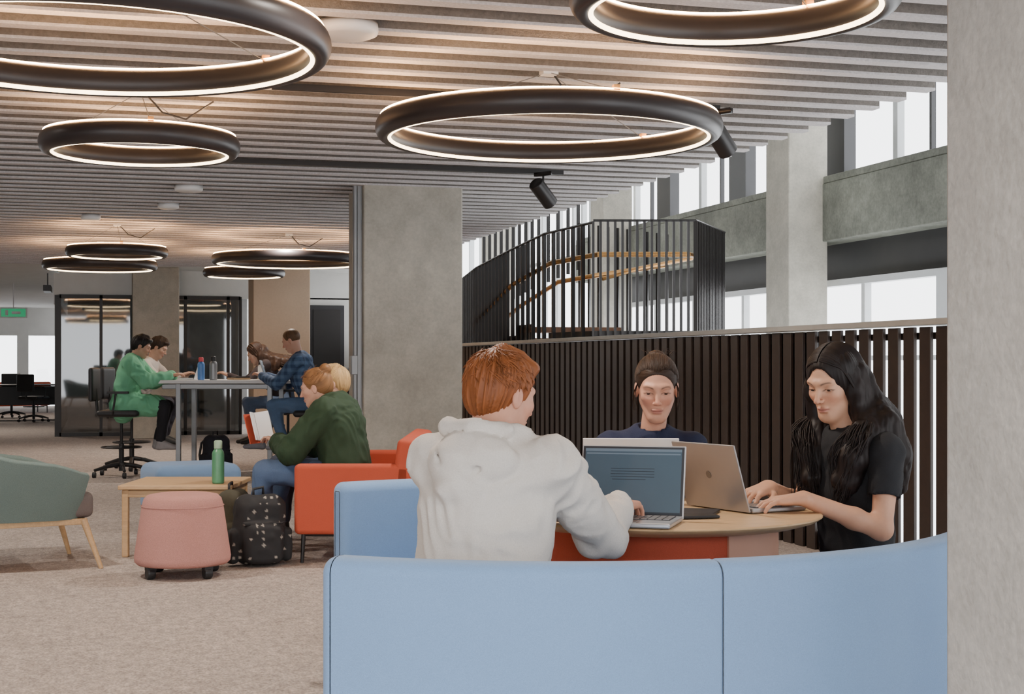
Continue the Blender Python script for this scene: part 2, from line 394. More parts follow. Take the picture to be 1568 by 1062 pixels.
def disc(u,v,r):
    mb=MB(); mb.lathe([(0,-.05),(r*.8,-.048),(r*.96,-.038),(r,-.02),(r*.98,.01),(0,.01)],48); mb.obj('ceiling_sensor',[white],smooth=True,loc=P(u,v,2.70))
disc(-.74,6.55,.145); disc(-2.75,12.5,.12); disc(-3.6,20,.12); disc(-4.3,15.0,.1); disc(-3.25,13.9,.1)
e=empty('exit_sign',P(-9.5,28,2.15)); mb=MB(); mb.box((0,0,0),(.5,.05,.2)); mb.tube([(0,0,.1),(0,0,.6)],.01,6); mb.obj('casing',[white],e)
mb=MB(); mb.box((0,-.03,0),(.44,.01,.15),0); mb.box((.05,-.037,0),(.16,.006,.05),1); mb.box((-.12,-.037,0),(.05,.006,.1),1); mb.obj('sign_face',[mat('exit_green',(.02,.35,.15),.4,emit=.6),white],e)
mb=MB()
for i in range(5): mb.box(P(-7.9+i*.02,25+i*1.2,2.45),(.12,.9,.1),0)
for i in range(5): mb.box(P(-7.9+i*.02,25+i*1.2,2.6),(.02,.02,.26),0)
mb.obj('linear_spot_fixture',[black])
# ================================================================= BOOTH BENCH
bc=P(.12,4.42)
bench=empty('curved_booth_bench',bc)
d2=lambda a: math.radians(a)-TH
def stations(a0,a1,e0,e1):
    A0,A1=d2(a0),d2(a1); st=[]
    def endp(e):
        if e: return [(.034*(1-math.cos(t)),.034*(1-math.sin(t))) for t in [math.pi/2*i/6 for i in range(7)]]
        return [(0,.006),(.003,.0015),(.008,0)]
    for d,ins in endp(e0): st.append((A0+d/1.2,ins))
    n=int((a1-a0)/1.5)
    for i in range(1,n): st.append((A0+(A1-A0)*i/n,0))
    for d,ins in reversed(endp(e1)): st.append((A1-d/1.2,ins))
    return st
for i,(a0,a1,hb,e0,e1) in enumerate(((-116.5,-74.05,1,1,0),(-74,-30,1,0,0),(-29.95,-7,1,0,1),(-6.9,36,0,1,1),(54,129,1,1,1))):
    mb=MB(); st=stations(a0,a1,e0,e1)
    if hb: mb.arcsweep(lambda q: rrect(1.155+q,1.25-q,.06+q,.764-q,max(.036-q*.9,.003)),st)
    mb.arcsweep(lambda q: rrect(.68+q,(1.17 if hb else 1.25)-q,.12+q,.42-q,max(.04-q*.9,.003)),st)
    mb.lathe(rrect(.76,1.15,.0,.12,.01),24,1,closed=True,a0=d2(a0+2),a1=d2(a1-2),capends=True)
    mb.obj('segment_%d'%(i+1),[bluef,black],bench,smooth=True)
tc_=P(.45,4.54); t=empty('round_table',tc_)
mb=MB(); mb.lathe([(0,.712),(.44,.712),(.485,.725),(.5,.735),(.5,.738),(.495,.742),(0,.742)],96); mb.obj('top',[oak],t,smooth=True)
mb=MB(); mb.lathe([(0,0),(.36,0),(.36,.712),(0,.712)],90,0)
mb.lathe([(.30,0),(.368,0),(.368,.712),(.30,.712)],30,1,a0=d2(-62),a1=d2(10),closed=True,capends=True)  # right-hand arc of the drum in a paler peach
mb.obj('drum_base',[redf,mat('peach_segment',(.62,.33,.22),.6,n=[(4,.08)])],t)
def laptop(u,v,du,dv,tilt,m_lid,w=.31,d=.215,scr=True,z=.743):
    e=empty('laptop',P(u,v,z),yaw(du,dv)); 
    mb=MB(); mb.box((0,d/2+.004,.008),(w,d,.014),0); mb.obj('base',[m_lid],e,bevel=.004)
    mb=MB(); mb.box((0,d*.38,.0157),(w*.9,d*.48,.002),0)
    for r in range(5):
        for c in range(13): mb.box((-w*.415+c*w*.83/12,d*.19+r*d*.095,.0172),(w*.055,d*.075,.002),1)
    mb.box((0,d*.82,.0157),(w*.36,d*.27,.0012),1); mb.obj('keyboard',[keys,alud],e)
    M=Matrix.Rotation(tilt,4,'X')
    mb=MB(); mb.M=M; mb.box((0,-.003,.112),(w,.007,.215),0); mb.obj('lid',[m_lid],e,bevel=.003)
    mb=MB(); mb.M=M; mb.box((0,.0008,.112),(w-.008,.0012,.207),0)
    mb.box((0,.0018,.114),(w-.022,.001,.19),1); mb.box((0,.0026,.205),(w-.022,.001,.008),2)
    mb.box((0,.0026,.194),(w-.03,.001,.004),2)
    mb.box((0,.0026,.02),(w-.022,.001,.006),3)
    for i in range(5): mb.box((-.0 +(.01 if i==4 else 0),.003,.150-i*.008),(.13 if i<4 else .1,.0008,.0014),3)
    mb.obj('screen',[keys,mat('screen_page',(.036,.058,.078),.3,emit=.8,n=[(4,.08)]),mat('screen_bar',(.10,.135,.17),.4,emit=.5),mat('screen_text',(.02,.03,.045),.5)],e)
    mb=MB(); mb.M=M@Matrix.Translation((0,-.0072,.118))@Matrix.Rotation(math.pi/2,4,'X'); mb.lathe([(0,0),(.012,0),(.012,.0006),(0,.0006)],24); mb.obj('emblem',[emb],e)
    return e
laptop(.345,4.28,-.28,-.96,.24,alu)
laptop(.645,4.575,.86,.51,.30,alud)
laptop(.386,4.80,.03,1,.22,aluw)
mb=MB(); mb.box((0,0,.005),(.075,.15,.009)); mb.obj('phone',[blackp],loc=P(.53,4.33,.743),rz=yaw(1,.25),bevel=.004)
mb=MB(); mb.box((0,0,.004),(.12,.17,.007)); mb.obj('notebook',[keys],loc=P(.56,4.46,.743),rz=yaw(.3,1),bevel=.002)
# ================================================================= LOUNGE FURNITURE
def sofa(loc,rz,W=1.5):
    e=empty('red_sofa',loc,rz)
    mb=MB()
    for sx in (-1,1): mb.box((sx*(W/2-.05),.0,.385),(.10,.70,.42),0)
    mb.box((0,.05,.29),(W-.2,.62,.24),0); mb.box((0,.08,.40),(W-.22,.56,.08),0)
    mb.box((0,-.30,.46),(W,.13,.56),0,R=Matrix.Rotation(.12,3,'X'))
    mb.obj('upholstery',[redf],e,bevel=.03,seg=4,smooth=True)
    mb=MB()
    for sx in (-1,1):
        for sy in (-1,1): mb.tube([(sx*(W/2-.07),sy*.30,.18),(sx*(W/2-.07),sy*.31,0)],[.014,.011],10)
        mb.tube([(sx*(W/2-.07),-.30,.17),(sx*(W/2-.07),.30,.17)],.012,8)
    mb.obj('legs',[black],e)
sofa(P(-.95,9.5,0),yaw(-1,0)); sofa(P(-12.0,35,0),.4,1.8)
e=empty('pouf',P(-1.86,8.3,0),.3)
mb=MB(); mb.lathe([(0,.07),(.25,.07),(.265,.085),(.268,.11),(.225,.40),(.215,.435),(.195,.455),(.15,.463),(0,.465)],56)
mb.lathe([(.227,.392),(.231,.396),(.227,.40)],56); mb.obj('cushion',[pinkf],e,smooth=True)
mb=MB()
for k in range(4):
    a=k*math.pi/2+.3; x,y=.22*math.cos(a),.22*math.sin(a); mb.box((x,y,.065),(.05,.05,.03)); mb.M=Matrix.Translation((x,y,.034))@Matrix.Rotation(math.pi/2,4,'Y'); mb.lathe([(0,-.022),(.03,-.022),(.034,-.012),(.034,.012),(.03,.022),(0,.022)],20); mb.M=Matrix.Identity(4)
mb.obj('casters',[blackp],e,bevel=.002)
def tub(name,u,v,du,dv,shell,seatm,legm,s=1.0):
    e=empty(name,P(u,v,0),yaw(du,dv)); mb=MB()
    n=44; vs=[];fs=[]
    def zt(t): return .585+.17*max(0,math.cos(t*math.pi/2*1.1))**1.2-.03*abs(t)**6
    for i in range(n+1):
        t=-1+2*i/n; a=-math.pi/2+t*math.radians(132)
        ex=.36*s; ey=.34*s
        cx=math.copysign(abs(math.cos(a))**.6,math.cos(a)); cy=math.copysign(abs(math.sin(a))**.6,math.sin(a))
        z1=zt(t); fl=1.07
        for (k,z) in ((.88,.29),(.99*fl,z1-.02),(.97*fl,z1),(.89*fl,z1),(.87*fl,z1-.02),(.76,.29)):
            vs.append((ex*cx*k,ey*cy*k,z))
    for i in range(n):
        for j in range(6):
            j2=(j+1)%6; fs.append((i*6+j,i*6+j2,(i+1)*6+j2,(i+1)*6+j)[::-1])
    mb.add(vs,[f for f in fs],0); mb.add([vs[j] for j in range(6)],[tuple(range(6))],0); mb.add([vs[n*6+j] for j in range(6)],[tuple(range(5,-1,-1))],0)
    mb.obj('shell',[shell],e,smooth=True)
    mb=MB(); mb.box((0,.03,.37),(.58*s,.58*s,.15),0); mb.obj('seat_cushion',[seatm],e,bevel=.04,seg=4,smooth=True)
    mb=MB(); mb.box((0,-.235*s,.55),(.50*s,.10,.34),0,R=Matrix.Rotation(.15,3,'X')); mb.obj('back_cushion',[seatm],e,bevel=.04,seg=4,smooth=True)
    mb=MB()
    mb.box((0,0,.275),(.58*s,.56*s,.035),0)
    for sx in (-1,1):
        for sy in (-1,1): mb.tube([(sx*.28*s,sy*.26*s,.29),(sx*.33*s,sy*.34*s,0)],[.022,.013],10)
    mb.obj('frame',[legm],e,bevel=.006)
tub('armchair',-2.92,8.70,.85,.5,greenf,taupef,oak,1.14)
e=empty('ottoman',P(-2.32,10.6,0),.2)
mb=MB(); mb.box((0,0,.30),(.62,.55,.36)); mb.obj('cushion',[bluef],e,bevel=.07,seg=5,smooth=True)
mb=MB()
for sx in (-1,1):
    for sy in (-1,1): mb.tube([(sx*.24,sy*.2,.13),(sx*.26,sy*.22,0)],[.018,.013],10)
mb.obj('legs',[oak],e)
e=empty('coffee_table',P(-2.08,9.4,0),yaw(0,1)); mb=MB(); mb.box((0,0,.43),(.70,.70,.028))
for sx in (-1,1):
    for sy in (-1,1): mb.box((sx*.31,sy*.31,.208),(.04,.04,.416))
for sx in (-1,1): mb.box((sx*.31,0,.39),(.03,.6,.045)); mb.box((0,sx*.31,.39),(.6,.03,.045))
mb.obj('table_frame',[oak],e,bevel=.006)
def bottle(u,v,z,h,r,body,cap):
    mb=MB(); mb.lathe([(0,0),(r*.92,0),(r,.01),(r,h*.68),(r*.9,h*.74),(r*.6,h*.8),(r*.6,h*.82)],28,0); mb.lathe([(0,h*.8),(r*.66,h*.8),(r*.68,h*.82),(r*.68,h*.97),(r*.5,h),(0,h)],28,1); mb.obj('water_bottle',[body,cap],loc=P(u,v,z),smooth=True)
gb=mat('bottle_green',(.10,.30,.16),.3,n=[(8,.1)])
bottle(-1.84,9.2,.445,.27,.038,gb,mat('bottle_cap_green',(.35,.5,.35),.5,n=[(5,.1)]))
def backpack(u,v,s,m,tilt=.12,rz=0):
    e=empty('backpack',P(u,v,0),rz)
    f=Field([(-.2,-.16,0),(.2,.18,.5)],.03,.008)
    f.rbox((0,0,.21),(.155,.09,.205),.08,k=.02); f.rbox((0,-.085,.14),(.125,.06,.125),.05,k=.015); f.rbox((.16,0,.12),(.03,.06,.1),.025,k=.01); f.rbox((-.16,0,.12),(.03,.06,.1),.025,k=.01)
    f.cone((-.13,-.125,.262),(.13,-.125,.262),.006,k=.004)
    f.cone((-.1,-.11,.19),(.1,-.11,.19),.012,.012,k=.004,op='s')
    def d(V): return .012*vn(V*9)+.004*vn(V*28)
    def c(V):
        q=V*26; cell=np.floor(q); fr=q-cell-.5; hsh=np.sin(cell@np.array([12.9,78.2,37.7]))*43758.5; hsh-=np.floor(hsh)
        dot=(np.abs(fr[:,0])+np.abs(fr[:,2])<.26)&(hsh>.7); b=np.tile(np.array(m),(len(V),1)); b[dot]=(.35,.32,.28); return b
    fobj('bag_body',f,mat('bag_fabric',(1,1,1),.8,vcol=True,n=[(60,.1)]),e,col=c if s else (lambda V: np.tile(np.array(m),(len(V),1))),disp=d)
    mb=MB(); mb.tube([(-.03,.02,.41),(-.03,.02,.45),(.03,.02,.46),(.03,.02,.41)],.009,8)
    for sx in (-1,1): mb.tube([(sx*.06,.09,.38),(sx*.08,.15,.33),(sx*.1,.16,.2),(sx*.12,.1,.06)],.014,8)
    mb.obj('straps',[blackp],e,smooth=True)
backpack(-1.50,8.72,True,(.018,.018,.02),rz=.2)
backpack(-1.72,9.08,False,(.06,.055,.035),rz=1.2)
backpack(-3.2,15.9,False,(.02,.02,.03),rz=.6)
e=empty('high_table',P(-3.02,15.8,0),yaw(0,1)); mb=MB()
mb.box((0,0,1.0),(1.42,.95,.035),0)
for sx in (-1,1):
    for sy in (-1,1): mb.box((sx*.48,sy*.38,.49),(.05,.05,.98),1)
    mb.box((sx*.48,0,.95),(.05,.76,.05),1); mb.box((sx*.48,0,.10),(.05,.76,.04),1)
for sy in (-1,1): mb.box((0,sy*.38,.95),(1.3,.04,.05),1)
mb.obj('table_body',[mat('laminate_white',(.62,.62,.62),.4,n=[(5,.05)]),greysteel],e,bevel=.005)
bottle(-3.28,15.5,1.018,.24,.037,mat('bottle_pinkblue',(.1,.25,.6),.4,n=[(3,.3)]),mat('cap_red',(.7,.08,.1),.4)); bottle(-3.14,15.45,1.018,.25,.04,greysteel,blackp)
bottle(-2.75,16.1,1.018,.20,.035,mat('bottle_white',(.7,.7,.68),.4,n=[(3,.05)]),blackp)
mb=MB(); mb.box((0,0,.012),(.2,.14,.02)); mb.box((.02,.0,.03),(.16,.11,.015),1); mb.obj('book_stack',[mat('kraft',(.4,.28,.16),.8),keys],loc=P(-2.9,15.6,1.018),rz=.4)
laptop(-2.62,15.7,1,.1,.3,alud,z=1.018)
laptop(-3.45,16.0,-1,-.1,.3,alu,z=1.018)
def stool(u,v,du,dv,sh=.68):
    e=empty('drafting_chair',P(u,v,0),yaw(du,dv)); mb=MB()
    for k in range(5):
        a=k*2*math.pi/5+.3; x,y=.30*math.cos(a),.30*math.sin(a)
        mb.tube([(0,0,.13),(x*.5,y*.5,.115),(x,y,.075)],[.026,.022,.016],8)
        mb.tube([(x,y-.018,.03),(x,y+.018,.03)],.03,12)
    mb.tube([(0,0,.06),(0,0,.35)],.028,12); mb.tube([(0,0,.35),(0,0,sh-.06)],.016,12)
    mb.lathe([(.205,.0),(.215,.01),(.205,.02),(.195,.01)],28,0,c=(0,0,.3),closed=True)
    for k in range(3):
        a=k*2.094; mb.tube([(0,0,.31),(.2*math.cos(a),.2*math.sin(a),.31)],.009,6)
    mb.box((0,0,sh-.04),(.2,.2,.03))
    mb.tube([(0,-.12,sh-.04),(0,-.25,sh),(0,-.27,sh+.25)],.018,8)
    for sx in (-1,1): mb.tube([(sx*.2,-.05,sh-.03),(sx*.28,-.03,sh+.02),(sx*.28,0,sh+.2)],.012,6); mb.box((sx*.28,.02,sh+.21),(.06,.22,.025))
    mb.obj('base_frame',[blackp],e,smooth=False,bevel=.003)
    f=Field([(-.26,-.26,sh-.06),(.26,.26,sh+.02)],.04,.012); f.rbox((0,.0,sh-.01),(.235,.22,.035),.034); fobj('seat_pad',f,blackp,e)
    f=Field([(-.26,-.36,sh+.1),(.26,-.2,sh+.55)],.05,.012); f.rbox((0,-.28,sh+.29),(.20,.025,.18),.024); fobj('back_pad',f,blackp,e,disp=lambda V: np.zeros(len(V)))
# ================================================================= PEOPLE
skinm=mat('skin',(1,1,1),.5,vcol=True,n=[(90,.04)],spec=.35)
skinm.node_tree.nodes['Principled BSDF'].inputs['Subsurface Weight'].default_value=.06
skinm.node_tree.nodes['Principled BSDF'].inputs['Subsurface Radius'].default_value=(.01,.004,.002)
hairm=mat('hair',(1,1,1),.5,vcol=True,spec=.25)
eyem=mat('eye',(1,1,1),.15,vcol=True)
def V3(*a): return np.array(a,float)
def streak(V,f=16,g=14,c=(0,-.045,.12)):
    c=V3(*c); d=V-c; az=np.arctan2(d[:,0],d[:,1]); r=np.linalg.norm(d,axis=1)
    return vn(np.stack([np.cos(az)*f+50,np.sin(az)*f+50,r*g],1))*.65+vn(np.stack([np.cos(az)*f*2.3+20,np.sin(az)*f*2.3+20,r*g*1.5],1))*.35
def streak_back(V,c):
    c=V3(*c); d=V-c; az=np.arctan2(d[:,0],d[:,2]); r=np.linalg.norm(d,axis=1); f=22
    return vn(np.stack([np.cos(az)*f+50,np.sin(az)*f+50,r*9],1))*.6+vn(np.stack([np.cos(az)*f*2.3+20,np.sin(az)*f*2.3+20,r*12],1))*.4
def tuftset(mb,n,length,spread,rad,center=V3(0,-.018,.036),rr=V3(.082,.099,.09),zmin=.03,fwd=.4,face=True,lift=.32):
    for i in range(n):
        while True:
            d=rng.normal(size=3); d/=np.linalg.norm(d); p=center+rr*d
            if p[2]<zmin: continue
            if face and p[1]>.03 and p[2]<.062: continue
            break
        crown=V3(0,-.045,.12); t=p-crown; t[2]*=.9; t=t/(np.linalg.norm(t)+1e-6)+V3(0,fwd,0)+rng.normal(size=3)*spread
        t-=d*(t@d); t/=np.linalg.norm(t)+1e-6; L=length*(.6+.8*rng.rand())
        pts=[p-d*.004+t*L*s+d*L*(lift*math.sin(s*2.2)) for s in (0,.33,.66,1)]
        mb.tube(pts,[rad,rad*.9,rad*.6,rad*.15],5)
def combed(mb,n,rr,bun,rad,c0=V3(0,-.018,.034)):
    e=(V3(*bun)-c0)/rr; e/=np.linalg.norm(e)
    for i in range(n):
        th=rng.uniform(-1.75,1.75); yy=.84-.42*abs(math.sin(th))**2+rng.uniform(-.10,.03)
        if abs(th)>1.3: yy=rng.uniform(-.2,.38)
        s0=V3(math.sin(th),0,math.cos(th)); s0=s0*math.sqrt(max(.05,1-yy*yy)); s0[1]=yy; s0/=np.linalg.norm(s0)
        om=math.acos(max(-1,min(1,s0@e))); pts=[]; out=rng.uniform(-.001,.0016)
        for k in range(9):
            t=k/8*.92; q=(s0*math.sin((1-t)*om)+e*math.sin(t*om))/math.sin(om)
            pts.append(c0+q*(rr+out*(.2+1.2*math.sin(t*3))+ .0006*math.sin(k*1.7+i)))
        mb.tube(pts,[rad*.3]+[rad*.8]+[rad]*6+[rad*.5],5)
def colstrands(o,base,var=.35):
    me=o.data; n=len(me.vertices); co=np.zeros(n*3); me.vertices.foreach_get('co',co); co=co.reshape(-1,3)
    k=1+var*vn(co*60)
    at=me.attributes.new('Col','FLOAT_COLOR','POINT'); c=np.ones((n,4)); c[:,:3]=np.array(base)[None]*k[:,None]; at.data.foreach_set('color',c.astype(np.float32).ravel())
def head(e,pos,rot,neckb,skin,hair,style,h=.0026,down=True,neckr=.052,lip=(.45,.17,.13),s=1.0,brow=None,fem=False):
    M=Matrix.Translation(pos)@Matrix.Rotation(rot[0],4,'Z')@Matrix.Rotation(-rot[1],4,'X')@Matrix.Rotation(rot[2],4,'Y')@Matrix.Scale(s,4)
    nb=M.inverted()@Vector(neckb)
    f=Field([(-.09,-.115,-.12),(.09,.125,.12),tuple(nb)],.03,h)
    jw=.90 if fem else 1.0
    f.ell((0,-.015,.03),(.072,.092,.085),k=.02); f.ell((0,.028,-.030),(.055*jw,.060,.078),k=.03)
    f.ell((0,.058,-.093),(.020*jw,.020,.017),k=.03)
    for sx in (-1,1):
        f.cone((sx*.050*jw,.0,-.042),(sx*.017,.062,-.090),.014,.011,k=.03)
        f.ell((sx*.038*jw,.056,-.016),(.020,.020,.018),k=.025)
        f.cone((sx*.012,.083,.026),(sx*.042,.069,.027),.008,.007,k=.018)
    f.cone((0,-.02,-.05),tuple(nb),neckr,neckr*1.06,k=.025)
    for sx in (-1,1): f.ell((sx*.031,.094,.003),(.0175,.020,.014),k=.010,op='s')
    f.cone((0,.083,.014),(0,.103,-.024),.0062,.0085,k=.010)
    f.ell((0,.105,-.027),(.0088,.0095,.0080),k=.006)
    ez=.003; dz=.0022 if down else 0; oh=.0030 if down else .0046
    for sx in (-1,1):
        f.ell((sx*.0112,.096,-.030),(.0062,.0085,.0062),k=.004)
        f.ell((sx*.031,.0645,ez),(.0158,.0150,.0150),k=.005)
        f.ell((sx*.031,.084,ez-dz),(.0135,.013,oh),k=.0015,op='s')
        f.ell((sx*.0735,-.006,-.006),(.0080,.017,.029),k=.006); f.ell((sx*.084,-.001,-.003),(.007,.010,.018),k=.004,op='s')
        f.ell((sx*.0055,.100,-.0365),(.0032,.005,.0028),k=.002,op='s')
    f.ell((0,.0845,-.0555),(.0205,.0105,.0050),k=.005); f.ell((0,.083,-.0655),(.0175,.0110,.0062),k=.005)
    f.ell((0,.099,-.0605),(.021,.009,.0012),k=.003,op='s')
    f.ell((0,.092,-.0765),(.014,.010,.004),k=.006,op='s')
    bw=np.array(brow if brow is not None else hair)
    def c(V):
        x,y,z=V.T; ax=np.abs(x); C=np.tile(np.array(skin,float),(len(V),1))*(1+.04*vn(V*30))[:,None]
        red=np.exp(-((ax-.038)**2+(z+.028)**2)/.0005)*(y>.03)+.8*np.exp(-(ax**2+(z+.027)**2)/.0002)*(y>.08)+.35*(ax>.07)*(y<.03)*(np.abs(z)<.04)
        C=C*(1-np.clip(red,0,1)[:,None]*np.array([.02,.17,.17]))
        m=np.exp(-(((ax/.0215)**2+((z+.0605)/.0090)**2))**2*1.0)*(y>.06); m=np.clip(m*1.4,0,1)[:,None]*.85
        C=C*(1-m)+np.array(lip)*m
        m=(np.exp(-((z+.0605)/.0014)**2)*(ax<.022)*(y>.07))[:,None]*.6; C=C*(1-m)+np.array([.16,.05,.04])*m  # shade of the mouth crease painted in as a darker line
        m=(np.exp(-((ax-.0058)**2+(z+.0355)**2)/.000009)*(y>.09))[:,None]*.8; C=C*(1-m)+np.array([.14,.05,.04])*m  # nostril shade painted into the skin colour
        t=np.clip((ax-.012)/.036,0,1); z0=.0215+.006*np.sin(t*math.pi*.8); wd=.0032*(1-.5*t)
        m=(np.exp(-((z-z0)/wd)**2)*sm(ax,.010,.018)*(1-sm(ax,.042,.050))*(y>.04))[:,None]*.85; C=C*(1-m)+bw*.8*m
        ow=oh+.0014; rr=((ax-.031)/.0155)**2+((z-ez+dz)/ow)**2; up=(z>ez-dz)
        m=(np.exp(-((rr-1.0)/.42)**2)*up*(y>.05))[:,None]*.95; C=C*(1-m)+np.array([.025,.018,.016])*m
        m=(np.exp(-((rr-1.1)/.5)**2)*(~up)*(y>.05))[:,None]*.35; C=C*(1-m)+np.array([.2,.09,.07])*m
        m=(np.exp(-(((ax-.031)/.017)**2+((z-.011)/.005)**2))*(y>.05))[:,None]*.25; C=C*(1-m)+C*.6*m
        return C
    fobj('head_and_neck',f,skinm,e,col=c,M=M)
    mb=MB()
    for sx in (-1,1):
        mb.M=Matrix.Translation((sx*.031,.0645,.003)); mb.lathe([(.0127*math.sin(t),.0127*math.cos(t)) for t in [math.pi*i/36 for i in range(37)]],48)
    o=mb.obj('eyes',[eyem],e,smooth=True,wn=False); me=o.data; ga=-.32 if down else -.1; g=V3(0,math.cos(ga),math.sin(ga)); cc=[]
    for v in me.vertices:
        p=np.array(v.co); d=p-V3(math.copysign(.031,p[0]),.0645,.003); an=math.acos(max(-1,min(1,d@g/(np.linalg.norm(d)+1e-9))))
        cc+= [.008,.008,.008,1] if an<.26 else ([.06,.03,.018,1] if an<.54 else [.6,.56,.54,1])
    at=me.attributes.new('Col','FLOAT_COLOR','POINT'); at.data.foreach_set('color',cc)
    me.transform(M)
    hb=np.array(hair,float); bunc={'bun':(0,-.085,.095),'pony':(0,-.105,.075)}.get(style)
    if bunc: sk=lambda V: streak_back(V,bunc)
    else: sk=lambda V: streak(V,18,12)
    hc=lambda V: hb[None]*(1+.5*sk(V))[:,None]
    if style in ('short','bun','pony','long','bald'):
        f=Field([(-.12,-.15,-.14),(.12,.12,.16)],.02,max(h,.003))
        R={'short':(.081,.099,.090),'bun':(.079,.097,.089),'pony':(.0765,.0955,.0880),'long':(.082,.099,.091),'bald':(.077,.095,.087)}[style]
        f.ell((0,-.018,.034),R,k=.01)
        if style in('short',): f.ell((0,-.055,-.015),(.060,.053,.060),k=.03); f.ell((.01,.058,.088),(.048,.032,.024),k=.03); f.cone((0,.03,.112),(.01,-.03,.116),.018,.016,k=.03)
        if style in('bun','pony'): f.ell((0,-.05,-.01),(.06,.055,.055),k=.03)
        if style=='bun': f.ell((0,-.085,.100),(.040,.038,.038),k=.012)
        if style=='pony': f.ell((0,-.105,.080),(.040,.034,.038),k=.012)
        if style=='long':
            f.cone((0,-.05,-.02),(0,-.06,-.12),.07,.07,k=.03)
            for sx in (-1,1): f.cone((sx*.055,.0,.06),(sx*.070,-.012,-.10),.026,.028,k=.03)
            f.ell((0,.122,-.026),(.066,.106,.113),k=.006,op='s')
        elif style=='pony': f.ell((0,.125,-.030),(.115,.103,.113),k=.012,op='s')
        else: f.ell((0,.122,-.022),(.115,.103,.098 if style!='bald' else .135),k=.008,op='s')
        if style in('short','bun','pony','bald'):
            for sx in (-1,1): f.ell((sx*.085,.004,-.012),(.024,.024,.034),k=.008,op='s'); f.ell((sx*.075,.045,-.045),(.03,.05,.03),k=.01,op='s')
            f.ell((0,.0,-.125),(.12,.14,.06),k=.01,op='s')
        amp={'short':.0055,'bun':.0022,'pony':.0012,'long':.003,'bald':.001}[style]
        fobj('hair_cap',f,hairm,e,col=hc,disp=lambda V: amp*sk(V),M=M)
        mb=MB()
        if style=='short': tuftset(mb,620 if h<.004 else 80,.028,.34,.0024,lift=.16,rr=V3(.080,.098,.089))
        elif style=='bun': combed(mb,200 if h<.004 else 60,V3(.080,.098,.090),bunc,.0022); tuftset(mb,50,.04,.3,.0016,rr=V3(.080,.098,.090),fwd=-.6,lift=.2,zmin=.09)
        elif style=='pony':
            combed(mb,620,V3(.0775,.0965,.0892),bunc,.0016)
            for i in range(16): 
                a=rng.uniform(-1,1); sx=-1 if i%2 else 1
                mb.tube([(sx*.066,.02,.035),(sx*(.080+.005*a),.022+.01*a,-.005),(sx*(.081+.008*a),.022,-.04),(sx*(.077+.010*a),.020,-.075)],[.0012,.0010,.0008,.0003],4)
            for i in range(20):
                a=rng.uniform(-.05,.05); b_=rng.uniform(-.05,.03)
                mb.tube([(a,-.02+b_,.120),(a*1.2,-.03+b_,.127+.004*rng.rand()),(a*1.5,b_-.05,.124+.008*rng.rand())],[.0009,.0007,.0002],4)
        if mb.v:
            o=mb.obj('hair_strands',[hairm],e,smooth=True); colstrands(o,hair,.45); o.data.transform(M)
    return M
